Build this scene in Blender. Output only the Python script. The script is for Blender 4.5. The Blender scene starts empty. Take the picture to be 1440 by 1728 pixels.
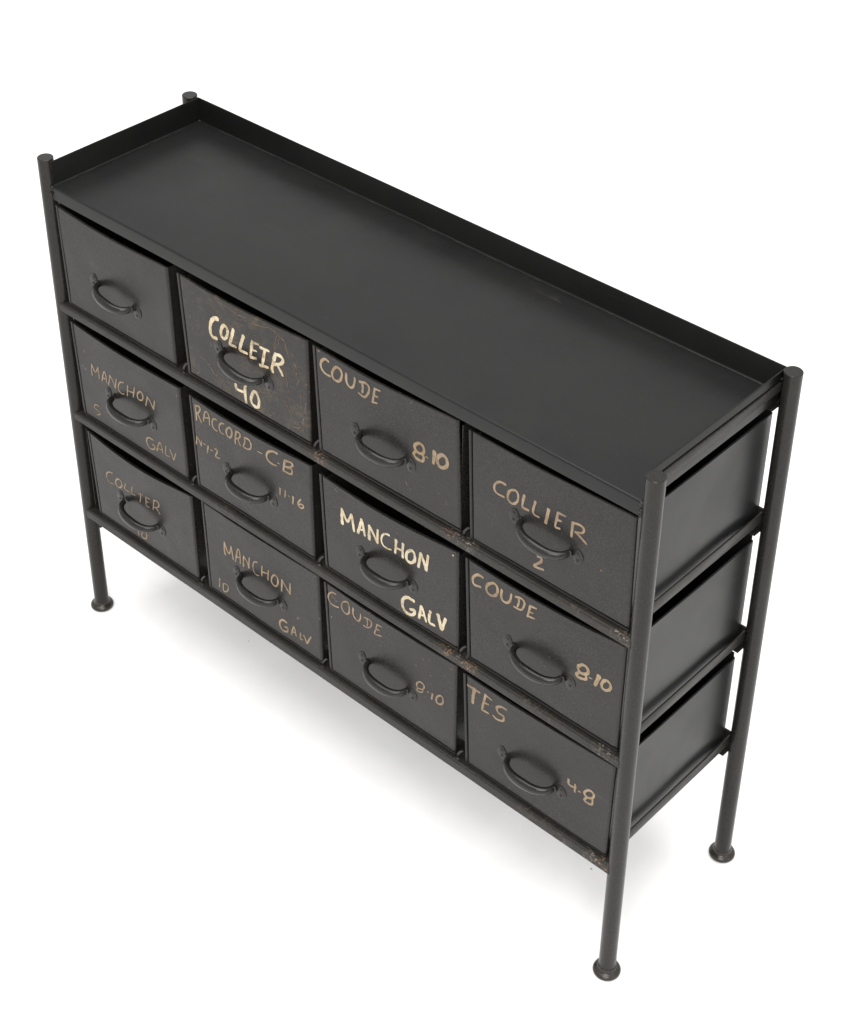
import bpy, bmesh, math, random, json
from mathutils import Vector, Matrix, noise as mnoise

random.seed(7)
S = 0.9                     # metres per unit of the measured chest (chest height = 1 unit)
C = bpy.context.scene.collection
scene = bpy.context.scene

# ------------------------------------------------------------------ camera
RC = [[0.7358770686889706, 0.6771044482735085, 0.0038086619640058106],
      [0.38610465090453844, -0.41498447436540237, -0.8238392346723693],
      [-0.5562446748757356, 0.6077149431796935, -0.5668107351739985]]
cam = bpy.data.cameras.new('camera')
cam_o = bpy.data.objects.new('camera', cam)
C.objects.link(cam_o)
m = Matrix.Identity(4)
for i in range(3):
    m[i][0] = RC[0][i]; m[i][1] = -RC[1][i]; m[i][2] = -RC[2][i]
m.translation = Vector((2.245075605, -1.533954597, 2.420301918)) * S
cam_o.matrix_world = m
cam.sensor_fit = 'AUTO'; cam.sensor_width = 36.0
cam.lens = 3030.215 / 1728 * 36.0
cam.shift_x = -(704.30 - 720.0) / 1728
cam.shift_y = (602.83 - 864.0) / 1728
cam.clip_start = 0.05; cam.clip_end = 200
scene.camera = cam_o

# ------------------------------------------------------------------ light
w = bpy.data.worlds.new('World'); scene.world = w; w.use_nodes = True
bg = w.node_tree.nodes['Background']
bg.inputs['Color'].default_value = (1.0, 0.995, 0.985, 1)
bg.inputs['Strength'].default_value = 1.0

def softbox(name, loc, target, sx, sy, power, col=(1, 0.985, 0.96)):
    l = bpy.data.lights.new(name, 'AREA'); l.shape = 'RECTANGLE'; l.size = sx; l.size_y = sy
    l.energy = power; l.color = col
    o = bpy.data.objects.new(name, l); C.objects.link(o)
    o.location = loc
    o.rotation_euler = (Vector(target) - Vector(loc)).to_track_quat('-Z', 'Y').to_euler()
    return o
softbox('overhead_softbox', (0.75, -0.35, 4.4), (0.75, -0.2, 0), 3.6, 3.6, 200)
softbox('front_softbox', (2.6, -2.4, 3.0), (1.7, -1.0, 0.0), 2.0, 2.0, 95)
softbox('side_softbox', (4.6, 0.4, 2.4), (0.9, 0.1, 0.3), 1.8, 2.2, 15)

scene.view_settings.view_transform = 'Standard'
scene.view_settings.look = 'None'
scene.view_settings.exposure = 0.0
scene.view_settings.gamma = 1.0

# ------------------------------------------------------------------ materials
class NT:
    def __init__(self, name):
        self.m = bpy.data.materials.new(name); self.m.use_nodes = True
        self.t = self.m.node_tree; self.b = self.t.nodes['Principled BSDF']
    def n(self, typ, **kw):
        nd = self.t.nodes.new(typ)
        for k, v in kw.items(): setattr(nd, k, v)
        return nd
    def l(self, a, b): self.t.links.new(a, b)
    def coord(self, vary=False):
        co = self.n('ShaderNodeTexCoord').outputs['Object']
        if not vary: return co
        oi = self.n('ShaderNodeObjectInfo')           # no two drawers, legs or handles share their wear
        mu = self.n('ShaderNodeMath', operation='MULTIPLY'); self.l(oi.outputs['Random'], mu.inputs[0]); mu.inputs[1].default_value = 37.0
        ad = self.n('ShaderNodeVectorMath', operation='ADD'); self.l(co, ad.inputs[0]); self.l(mu.outputs[0], ad.inputs[1])
        return ad.outputs[0]
    def noise(self, co, scale, detail=4, rough=0.55, dist=0.0):
        nd = self.n('ShaderNodeTexNoise')
        nd.inputs['Scale'].default_value = scale; nd.inputs['Detail'].default_value = detail
        nd.inputs['Roughness'].default_value = rough; nd.inputs['Distortion'].default_value = dist
        self.l(co, nd.inputs['Vector']); return nd.outputs['Fac']
    def rng(self, v, a, b, c=0.0, d=1.0):
        nd = self.n('ShaderNodeMapRange'); nd.clamp = True
        nd.inputs[1].default_value = a; nd.inputs[2].default_value = b
        nd.inputs[3].default_value = c; nd.inputs[4].default_value = d
        self.l(v, nd.inputs[0]); return nd.outputs[0]
    def math(self, op, a, b=None):
        nd = self.n('ShaderNodeMath', operation=op)
        for i, x in enumerate((a, b)):
            if x is None: continue
            if isinstance(x, (int, float)): nd.inputs[i].default_value = x
            else: self.l(x, nd.inputs[i])
        return nd.outputs[0]
    def mix(self, f, a, b):
        nd = self.n('ShaderNodeMix', data_type='RGBA')
        for s, x in ((0, f), (6, a), (7, b)):
            if isinstance(x, tuple): nd.inputs[s].default_value = (*x, 1)
            elif isinstance(x, (int, float)): nd.inputs[s].default_value = x
            else: self.l(x, nd.inputs[s])
        return nd.outputs[2]
    def bump(self, h, strength, dist):
        nd = self.n('ShaderNodeBump'); nd.inputs['Strength'].default_value = strength
        nd.inputs['Distance'].default_value = dist
        self.l(h, nd.inputs['Height']); self.l(nd.outputs['Normal'], self.b.inputs['Normal'])

def black_metal(name, col=(0.026, 0.0255, 0.0245), col2=(0.034, 0.032, 0.029), rough=(0.36, 0.5),
                spec=0.225, grain=0.12, stains=(), edge=0.2, scuff=0.5, fleck=0.0, tint=None, sand=0.6):
    k = NT(name); co0 = k.coord(); co = k.coord(True)
    big = k.noise(co, 7, 5, 0.6, 0.4); fine = k.noise(co, 260, 3, 0.6)
    base = k.mix(k.rng(big, 0.35, 0.7), col, col2)
    sp = k.noise(co, 520, 3, 0.65)                      # sandy grain of the brushed paint
    base = k.mix(k.rng(sp, 0.46, 0.70, 0, sand), base, tuple(c * 3.0 for c in col2))
    if tint:                                            # paint rubbed down to a brown undercoat in places
        tm = k.math('MULTIPLY', k.rng(k.noise(co, 13, 6, 0.7, 0.8), 0.49, 0.65), k.rng(k.noise(co, 130, 4, 0.7), 0.40, 0.62))
        base = k.mix(tm, base, tint)
    if scuff:                                           # long faint rubs and hair scratches
        mp = k.n('ShaderNodeMapping'); k.l(co, mp.inputs['Vector'])
        mp.inputs['Rotation'].default_value = (0.3, 0.5, 0.2); mp.inputs['Scale'].default_value = (9, 60, 160)
        sl = k.rng(k.noise(mp.outputs[0], 1.0, 3, 0.6, 0.6), 0.66, 0.74)
        sl = k.math('MULTIPLY', sl, k.rng(k.noise(co, 5, 3, 0.6), 0.50, 0.68, 0, scuff))
        base = k.mix(sl, base, (0.075, 0.066, 0.054))
    if fleck:                                           # pin-head chips showing copper
        fl_ = k.math('MULTIPLY', k.rng(k.noise(co, 150, 2, 0.5), 0.70, 0.76), k.rng(k.noise(co, 9, 2, 0.5), 0.50, 0.62, 0, fleck))
        base = k.mix(fl_, base, (0.17, 0.10, 0.06))
    if edge:                                            # thin worn paint on sheet edges; on tray walls also a painted highlight
        bv = k.n('ShaderNodeBevel', samples=4); bv.inputs['Radius'].default_value = 0.0010
        ge = k.n('ShaderNodeNewGeometry')
        dt = k.n('ShaderNodeVectorMath', operation='DOT_PRODUCT')
        k.l(bv.outputs['Normal'], dt.inputs[0]); k.l(ge.outputs['Normal'], dt.inputs[1])
        em = k.rng(dt.outputs['Value'], 0.995, 0.86)
        em = k.math('MULTIPLY', em, k.rng(k.noise(co, 45, 4, 0.6), 0.46, 0.72, 0.0, edge))
        base = k.mix(em, base, (0.13, 0.11, 0.085))
    rg = k.rng(k.noise(co, 16, 6, 0.65), 0.3, 0.72, rough[0], rough[1])
    rg = k.math('ADD', rg, k.rng(k.noise(co, 3.5, 4, 0.6, 1.0), 0.35, 0.65, -0.03, 0.05))
    for (pos, rad, kind) in stains:                     # worn, rusty patches with a place of their own
        d = k.n('ShaderNodeVectorMath', operation='DISTANCE'); k.l(co0, d.inputs[0])
        d.inputs[1].default_value = [p * S for p in pos]
        mask = k.rng(d.outputs['Value'], rad * S, rad * S * 0.15)
        nz = k.noise(co, 230 if kind != 'wipe' else 120, 5, 0.7, 1.2)
        f = k.math('MULTIPLY', mask, k.rng(nz, 0.53, 0.63))
        c1 = {'rust': (0.17, 0.085, 0.045), 'weld': (0.34, 0.29, 0.25), 'wipe': (0.07, 0.055, 0.04)}[kind]
        c2 = {'rust': (0.30, 0.21, 0.125), 'weld': (0.11, 0.065, 0.045), 'wipe': (0.035, 0.03, 0.025)}[kind]
        cc = k.mix(k.rng(k.noise(co, 420, 2, 0.5), 0.42, 0.6), c1, c2)
        base = k.mix(f, base, cc)
    k.l(base, k.b.inputs['Base Color']); k.l(rg, k.b.inputs['Roughness'])
    k.b.inputs['Specular IOR Level'].default_value = spec
    h = k.math('ADD', fine, k.math('MULTIPLY', k.noise(co, 38, 3, 0.5), 1.5))
    k.bump(h, grain, 0.0006)
    return k.m

def letter_paint(name, col, wear, dark=(0.10, 0.075, 0.05)):
    k = NT(name); co = k.coord(True)
    n1 = k.noise(co, 190, 5, 0.7, 0.6); n2 = k.noise(co, 45, 3, 0.55)
    f = k.rng(k.math('ADD', n1, k.math('MULTIPLY', n2, 0.7)), 0.72 + wear, 1.02 + wear)
    mid = tuple(c * s for c, s in zip(col, (0.82, 0.74, 0.62)))
    c = k.mix(k.rng(k.noise(co, 90, 3, 0.6), 0.4, 0.62), col, mid)
    c = k.mix(k.rng(k.noise(co, 24, 2, 0.5), 0.42, 0.66, 0, 0.5), c, tuple(v * 0.5 for v in col))   # thinner coats here and there
    k.l(k.mix(f, c, dark), k.b.inputs['Base Color'])
    k.b.inputs['Roughness'].default_value = 0.62
    k.b.inputs['Specular IOR Level'].default_value = 0.3
    return k.m

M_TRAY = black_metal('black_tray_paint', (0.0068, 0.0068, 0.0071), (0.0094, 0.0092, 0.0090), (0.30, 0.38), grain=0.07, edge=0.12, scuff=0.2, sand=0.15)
M_WALL = black_metal('black_tray_wall_paint', (0.0035, 0.0035, 0.0034), (0.0050, 0.0049, 0.0047), (0.26, 0.34), spec=0.24, grain=0.05, edge=0.7, scuff=0.15, sand=0.1)  # strong edge tone paints the highlight lines along the wall tops
M_TUBE = black_metal('black_tube_paint', (0.0094, 0.0090, 0.0083), (0.0137, 0.0126, 0.0108), (0.17, 0.29), grain=0.13, edge=0.0, sand=0.4)
M_SHEET = black_metal('black_sheet_paint', (0.0086, 0.0085, 0.0086), (0.0115, 0.0114, 0.0115), (0.27, 0.33), grain=0.02, spec=0.205, sand=0.25, edge=0.25)
M_FACE = black_metal('drawer_face_paint', (0.0090, 0.0086, 0.0079), (0.0140, 0.0132, 0.0119), (0.21, 0.33), grain=0.24, spec=0.215, edge=0.15, fleck=0.7)
M_FACE_WORN = black_metal('drawer_face_paint_rubbed', (0.0090, 0.0086, 0.0079), (0.0140, 0.0132, 0.0119), (0.21, 0.33), grain=0.24, spec=0.215, edge=0.15, fleck=1.0, scuff=1.0, tint=(0.062, 0.042, 0.026))
M_BOX = black_metal('drawer_box_paint', (0.0072, 0.0071, 0.0068), (0.0094, 0.0090, 0.0086), (0.42, 0.55), edge=0.0)
M_HANDLE = black_metal('handle_iron', (0.0058, 0.0056, 0.0054), (0.0095, 0.009, 0.0083), (0.18, 0.28), grain=0.12, spec=0.32, edge=0.0)
M_FOOT = black_metal('foot_iron', (0.0101, 0.0090, 0.0076), (0.0202, 0.0166, 0.0122), (0.16, 0.30), grain=0.2, spec=0.42, sand=0.35)
M_RAIL = black_metal('rail_paint', (0.0101, 0.0097, 0.0090), (0.0158, 0.0140, 0.0119), (0.34, 0.48), grain=0.2)
M_SCREW = black_metal('screw_black', (0.006, 0.006, 0.006), (0.010, 0.010, 0.010), (0.5, 0.6), edge=0.0)
M_RAIL1 = black_metal('rail_paint_worn_upper', (0.0101, 0.0097, 0.0090), (0.0158, 0.0140, 0.0119), (0.34, 0.48), grain=0.2, stains=(
    ((0.647, -0.012, 0.715), 0.022, 'rust'), ((0.934, -0.01, 0.722), 0.016, 'weld'), ((1.232, -0.012, 0.717), 0.022, 'weld'),
    ((1.16, -0.012, 0.716), 0.07, 'wipe'), ((0.955, -0.01, 0.72), 0.018, 'weld'), ((0.915, -0.008, 0.724), 0.02, 'rust')))
M_RAIL2 = black_metal('rail_paint_worn_middle', (0.0101, 0.0097, 0.0090), (0.0158, 0.0140, 0.0119), (0.34, 0.48), grain=0.2, stains=(
    ((0.918, -0.010, 0.487), 0.028, 'rust'), ((0.945, -0.010, 0.487), 0.018, 'weld'), ((1.222, -0.012, 0.486), 0.026, 'weld'),
    ((1.085, -0.012, 0.481), 0.07, 'wipe'), ((0.965, -0.012, 0.48), 0.022, 'rust'), ((0.42, -0.012, 0.481), 0.05, 'wipe')))
M_RAIL3 = black_metal('rail_paint_worn_lower', (0.0101, 0.0097, 0.0090), (0.0158, 0.0140, 0.0119), (0.34, 0.48), grain=0.2, stains=(
    ((1.213, -0.012, 0.247), 0.018, 'weld'), ((1.17, -0.012, 0.245), 0.05, 'wipe'), ((1.235, -0.012, 0.25), 0.02, 'rust'),
    ((1.10, -0.012, 0.25), 0.05, 'wipe')))
P_CREAM = letter_paint('cream_lettering', (0.55, 0.475, 0.345), 0.16)
P_TAN = letter_paint('tan_lettering', (0.275, 0.205, 0.135), 0.15)
P_FADE = letter_paint('faded_copper_lettering', (0.26, 0.19, 0.132), 0.15)
P_CRACK = letter_paint('copper_scratch', (0.22, 0.13, 0.075), 0.0, (0.025, 0.04, 0.03))

def floor_mat():
    k = NT('white_studio_floor'); co = k.coord()
    c = k.mix(k.rng(k.noise(co, 1.3, 3, 0.5), 0.3, 0.7), (0.86, 0.86, 0.862), (0.88, 0.88, 0.878))
    v = k.n('ShaderNodeTexVoronoi'); v.inputs['Scale'].default_value = 5.0; k.l(co, v.inputs['Vector'])
    speck = k.rng(v.outputs['Distance'], 0.012, 0.007)
    speck = k.math('MULTIPLY', speck, k.rng(k.noise(co, 3.0, 1), 0.5, 0.56))
    c = k.mix(speck, c, (0.45, 0.43, 0.41))
    c = k.mix(k.rng(k.noise(co, 9, 5, 0.6, 0.6), 0.42, 0.70, 0, 0.5), c, (0.80, 0.80, 0.805))
    for px, py, pr in ((1.0011, 0.1289, 0.0019), (1.2012, 0.2465, 0.0014), (1.1173, -0.0373, 0.0012), (0.2583, 0.1141, 0.0012)):          # single grains of dirt
        d = k.n('ShaderNodeVectorMath', operation='DISTANCE'); k.l(co, d.inputs[0]); d.inputs[1].default_value = (px, py, 0)
        c = k.mix(k.rng(k.math('ADD', d.outputs['Value'], k.math('MULTIPLY', k.noise(co, 300, 2), 0.002)), pr + 0.0012, pr), c, (0.30, 0.28, 0.26))
    k.l(c, k.b.inputs['Base Color'])
    k.b.inputs['Roughness'].default_value = 0.75; k.b.inputs['Specular IOR Level'].default_value = 0.25
    return k.m
M_FLOOR = floor_mat()

# ------------------------------------------------------------------ mesh helpers (chest units; scaled by S when linked)
def link(name, bm, mat, parent=None, loc=(0, 0, 0), smooth=None):
    me = bpy.data.meshes.new(name)
    bmesh.ops.scale(bm, vec=(S, S, S), verts=bm.verts)
    bm.normal_update()
    bm.to_mesh(me); bm.free()
    if mat: me.materials.append(mat)
    o = bpy.data.objects.new(name, me); C.objects.link(o)
    o.location = Vector(loc) * S
    if parent: o.parent = parent
    if smooth is not None:
        for p in me.polygons: p.use_smooth = True
        me.set_sharp_from_angle(angle=math.radians(smooth))
    return o

def copy_obj(o, parent, loc=None, rot=None):
    c = o.copy(); C.objects.link(c); c.parent = parent
    if loc is not None: c.location = Vector(loc) * S
    if rot is not None: c.rotation_euler = rot
    return c

def box(bm, x0, x1, y0, y1, z0, z1, bev=0.0, seg=2):
    vs = [bm.verts.new(p) for p in ((x0, y0, z0), (x1, y0, z0), (x1, y1, z0), (x0, y1, z0),
                                    (x0, y0, z1), (x1, y0, z1), (x1, y1, z1), (x0, y1, z1))]
    fs = [bm.faces.new([vs[i] for i in f]) for f in ((3, 2, 1, 0), (4, 5, 6, 7), (0, 1, 5, 4), (1, 2, 6, 5), (2, 3, 7, 6), (3, 0, 4, 7))]
    if bev:
        es = list({e for f in fs for e in f.edges})
        bmesh.ops.bevel(bm, geom=es, offset=bev, segments=seg, affect='EDGES', profile=0.5)

def lathe(bm, prof, n=36, axis_at=(0, 0)):
    rings = []
    for r, z in prof:
        if r < 1e-6: rings.append([bm.verts.new((axis_at[0], axis_at[1], z))])
        else: rings.append([bm.verts.new((axis_at[0] + r * math.cos(2 * math.pi * i / n), axis_at[1] + r * math.sin(2 * math.pi * i / n), z)) for i in range(n)])
    for a, b in zip(rings, rings[1:]):
        for i in range(n):
            j = (i + 1) % n
            if len(a) == 1 and len(b) == 1: continue
            if len(a) == 1: bm.faces.new((a[0], b[j], b[i]))
            elif len(b) == 1: bm.faces.new((a[i], a[j], b[0]))
            else: bm.faces.new((a[i], a[j], b[j], b[i]))
    bmesh.ops.recalc_face_normals(bm, faces=bm.faces)

def extrude_profile(bm, pts, x0, x1, closed=True, fx=None):
    """(y,z) outline swept along X"""
    a = [bm.verts.new((x0, y, z)) for y, z in pts]; b = [bm.verts.new((x1, y, z)) for y, z in pts]
    n = len(pts)
    for i in range(n if closed else n - 1):
        j = (i + 1) % n; bm.faces.new((a[i], a[j], b[j], b[i]))
    if closed: bm.faces.new(a[::-1]); bm.faces.new(b)
    bmesh.ops.recalc_face_normals(bm, faces=bm.faces)

def smooth_path(pts, step):
    P = [Vector(p) for p in pts]
    if len(P) == 2: ctrl = [P[0], P[0].lerp(P[1], 0.5), P[1]]
    else: ctrl = P
    closed = len(P) > 4 and (P[0] - P[-1]).length < 0.01
    out = []
    n = len(ctrl)
    for i in range(n - 1):
        p1, p2 = ctrl[i], ctrl[i + 1]
        p0 = ctrl[i - 1] if i > 0 else (ctrl[-2] if closed else p1 * 2 - p2)
        p3 = ctrl[i + 2] if i + 2 < n else (ctrl[1] if closed else p2 * 2 - p1)
        k = max(2, int((p2 - p1).length / step))
        for j in range(k):
            t = j / k
            out.append(0.5 * ((2 * p1) + (p2 - p0) * t + (2 * p0 - 5 * p1 + 4 * p2 - p3) * t * t + (3 * p1 - p0 - 3 * p2 + p3) * t ** 3))
    out.append(ctrl[-1].copy())
    return out

W, D, H, R = 1.25508, 0.31867, 1.0, 0.0138
YF = -0.005

# ------------------------------------------------------------------ floor
bm = bmesh.new()
vs = [bm.verts.new(p) for p in ((-14, -14, 0), (14, -14, 0), (14, 14, 0), (-14, 14, 0))]
bm.faces.new(vs)
fl = link('floor', bm, M_FLOOR)
fl['kind'] = 'structure'; fl['label'] = 'seamless white studio floor under the chest'

# ------------------------------------------------------------------ chest
root = bpy.data.objects.new('chest_of_drawers', None); C.objects.link(root)
root.empty_display_size = 0.1
root['label'] = 'black metal chest of twelve hand-lettered drawers on tubular legs, standing on the white floor'
root['category'] = 'chest of drawers'

# legs: tube with a closed, slightly rounded cap; turned button foot
bm = bmesh.new()
lathe(bm, [(R, 0.009), (R, 0.30), (R, 0.60), (R, H - 0.0011), (R - 0.0011, H), (0, H)])
leg = link('leg', bm, M_TUBE, root, (0, 0, 0), 28)
bm = bmesh.new()
lathe(bm, [(0, 0), (0.0180, 0.0), (0.0208, 0.0012), (0.0222, 0.0035), (0.0223, 0.0058), (0.0212, 0.0082), (0.0188, 0.0098),
           (0.0156, 0.0112), (0.0144, 0.0136), (R + 0.0002, 0.0165), (R - 0.001, 0.017)])
foot = link('foot', bm, M_FOOT, leg, (0, 0, 0), 50)
legs = [leg]
for (x, y, rz) in ((W, 0, 1.3), (W, D, 2.4), (0, D, 4.0)):
    l2 = copy_obj(leg, root, (x, y, 0), (0, 0, rz)); copy_obj(foot, l2); legs.append(l2)

# tray top: floor sheet folded down into the front apron, low walls on three sides
XT0, XT1, YB, ZF, ZW = 0.0140, W - 0.0140, 0.3262, 0.9510, 0.9968
YA = -0.0045
bm = bmesh.new()
pts = [(YB, ZF), (0.12, ZF - 0.0004)]
rr = 0.0035
for i in range(7):
    a = math.pi / 2 * i / 6
    pts.append((YA + rr - rr * math.sin(a), ZF - rr + rr * math.cos(a)))
pts += [(YA, 0.9268), (YA + 0.0012, 0.9262)]
back = [(YA + 0.0018, 0.9268), (YA + 0.0018, ZF - 0.005), (YA + 0.004, ZF - 0.0022), (YB, ZF - 0.0022)]
NX = 40
def warp_x(bm, amp):
    for v in bm.verts:
        v.co.z += amp * mnoise.noise(Vector((v.co.x * 3.1, v.co.y * 5, 1.7)))
        v.co.y += amp * 0.6 * mnoise.noise(Vector((v.co.x * 4.3, 9.1, v.co.z * 3)))
prof = pts + back
rows = []
for i in range(NX + 1):
    x = XT0 + (XT1 - XT0) * i / NX
    rows.append([bm.verts.new((x, y, z)) for y, z in prof])
for a, b in zip(rows, rows[1:]):
    for i in range(len(prof)):
        j = (i + 1) % len(prof); bm.faces.new((a[i], a[j], b[j], b[i]))
bm.faces.new(rows[0][::-1]); bm.faces.new(rows[-1])
bmesh.ops.recalc_face_normals(bm, faces=bm.faces)
warp_x(bm, 0.0007)
tray = link('tray', bm, M_TRAY, root, (0, 0, 0), 35)

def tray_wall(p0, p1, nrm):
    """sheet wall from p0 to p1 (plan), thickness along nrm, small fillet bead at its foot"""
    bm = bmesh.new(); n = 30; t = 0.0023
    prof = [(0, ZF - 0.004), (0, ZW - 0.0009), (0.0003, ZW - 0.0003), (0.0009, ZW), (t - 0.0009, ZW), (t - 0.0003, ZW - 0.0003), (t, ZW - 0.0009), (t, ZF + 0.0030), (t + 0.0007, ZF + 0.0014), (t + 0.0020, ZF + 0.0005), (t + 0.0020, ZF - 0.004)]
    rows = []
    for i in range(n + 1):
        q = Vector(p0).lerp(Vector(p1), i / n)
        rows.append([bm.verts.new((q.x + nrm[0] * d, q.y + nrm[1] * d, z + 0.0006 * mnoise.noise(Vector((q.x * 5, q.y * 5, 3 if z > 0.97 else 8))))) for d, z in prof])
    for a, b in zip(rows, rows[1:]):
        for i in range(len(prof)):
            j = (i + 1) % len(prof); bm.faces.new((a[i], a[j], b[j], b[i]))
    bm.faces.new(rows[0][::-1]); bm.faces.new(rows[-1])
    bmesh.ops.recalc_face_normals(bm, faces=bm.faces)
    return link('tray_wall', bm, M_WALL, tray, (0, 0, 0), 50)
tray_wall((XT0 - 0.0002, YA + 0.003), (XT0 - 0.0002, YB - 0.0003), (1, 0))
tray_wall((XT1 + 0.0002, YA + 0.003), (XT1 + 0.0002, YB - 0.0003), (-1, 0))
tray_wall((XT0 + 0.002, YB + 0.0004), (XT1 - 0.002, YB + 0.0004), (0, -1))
# weld beads where the tray meets the front legs and in its back corners
for (x, y, z, r) in ((0.0150, -0.0040, 0.9500, 0.0030), (0.0135, -0.0065, 0.938, 0.0028), (W - 0.0140, -0.0050, 0.9495, 0.0042), (W - 0.0125, -0.0075, 0.9400, 0.0040), (W - 0.0122, -0.0078, 0.9330, 0.0035),
                     (0.0175, YB - 0.0035, ZF + 0.0012, 0.0026), (W - 0.0130, 0.3120, 0.984, 0.0022), (W - 0.0130, 0.3120, 0.972, 0.0024)):
    bm = bmesh.new(); s = bmesh.ops.create_icosphere(bm, subdivisions=2, radius=r)
    for v in s['verts']:
        v.co *= 1 + 0.25 * mnoise.noise(v.co * 700 + Vector((x * 50, 0, 0)))
    link('weld_bead', bm, M_RAIL, tray, (x, y, z), 80)

# front rails: rounded angle iron the drawers sit on
ZB = [0.7214, 0.4859, 0.2579]
rail_z = [z - 0.0012 for z in ZB]
rails = []
for k, (z, mt) in enumerate(zip(rail_z, (M_RAIL1, M_RAIL2, M_RAIL3))):
    bm = bmesh.new()
    y0, y1, h = -0.0132, 0.030, (0.0165, 0.0165, 0.0195)[k]
    pr = [(y1, z)]
    rr = 0.0045
    for i in range(7):
        a = math.pi / 2 * i / 6
        pr.append((y0 + rr - rr * math.sin(a), z - rr + rr * math.cos(a)))
    pr += [(y0, z - h + 0.001), (y0 + 0.0008, z - h), (y0 + 0.003, z - h), (y0 + 0.003, z - 0.006), (y1, z - 0.004)]
    n = 60; x0, x1 = 0.0055, W - 0.0055
    rows = []
    for i in range(n + 1):
        x = x0 + (x1 - x0) * i / n
        dz = 0.0009 * mnoise.noise(Vector((x * 3.7, k * 5.1, 0.3))); dy = 0.0006 * mnoise.noise(Vector((x * 5.7, k * 5.1, 7.3)))
        rows.append([bm.verts.new((x, y + dy, zz + dz)) for y, zz in pr])
    for a, b in zip(rows, rows[1:]):
        for i in range(len(pr)):
            j = (i + 1) % len(pr); bm.faces.new((a[i], a[j], b[j], b[i]))
    bm.faces.new(rows[0][::-1]); bm.faces.new(rows[-1])
    bmesh.ops.recalc_face_normals(bm, faces=bm.faces)
    fr = link('front_rail', bm, mt, root, (0, 0, 0), 35); rails.append(fr)
    # little curled stops that part the drawers
    for gx in (0.3245, 0.6315, 0.9385):
        bm = bmesh.new()
        t = 0.0021; hw = 0.0016; pathp = []
        for i in range(9):
            u = i / 8
            pathp.append((0.0105 * (u ** 1.9) - 0.001, 0.022 * u ** 0.92))
        prev = None
        for i, (dx, dz) in enumerate(pathp):
            wv = hw * (1 - 0.55 * (i / 8) ** 2)
            ring = [bm.verts.new((dx - t, -wv, dz)), bm.verts.new((dx + t, -wv, dz)), bm.verts.new((dx + t, wv, dz)), bm.verts.new((dx - t, wv, dz))]
            if prev:
                for q in range(4): bm.faces.new((prev[q], prev[(q + 1) % 4], ring[(q + 1) % 4], ring[q]))
            else: bm.faces.new(ring[::-1])
            prev = ring
        bm.faces.new(prev)
        s = bmesh.ops.create_icosphere(bm, subdivisions=2, radius=0.0034)
        for v in s['verts']:
            v.co = Vector((v.co.x * 1.6, v.co.y * 1.2, v.co.z * 0.7)) * (1 + 0.3 * mnoise.noise(v.co * 500 + Vector((gx * 9, k, 0))))
            v.co.y -= 0.002
        bmesh.ops.recalc_face_normals(bm, faces=bm.faces)
        link('drawer_stop', bm, M_TUBE, fr, (gx + random.uniform(-.001, .001), -0.0035, z), 40)

# side rails (L section: upright outside the drawer, ledge below it) and back rails
def side_rail(xo, sgn, z0, z1, ledge):
    bm = bmesh.new()
    xi = xo - sgn * 0.003
    box(bm, min(xo, xi), max(xo, xi), 0.0088, D - 0.0088, z0, z1, 0.0007, 2)
    return link('side_rail', bm, M_RAIL, root, (0, 0, 0), 30)
for sgn, xo in ((1, W - 0.0105), (-1, 0.0105)):
    side_rail(xo, sgn, 0.9655 if sgn > 0 else 0.893, 0.9805, False)  # left rails deepened beyond rail size to block bright floor showing through gaps
    for z in ZB: side_rail(xo, sgn, z + (0.0070 if sgn > 0 else -0.058), z + 0.0265, True)
for z0, z1 in [(0.9340, 0.9485)] + [(z - 0.0150, z + 0.0250) for z in ZB]:
    bm = bmesh.new(); box(bm, 0.0125, W - 0.0125, D - 0.0020, D + 0.0015, z0, z1, 0.0006, 1)
    box(bm, 0.0130, W - 0.0130, D - 0.020, D - 0.0022, z0 + 0.0002, z0 + 0.0028, 0.0004, 1)
    link('back_rail', bm, M_RAIL, root, (0, 0, 0), 30)
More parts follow.
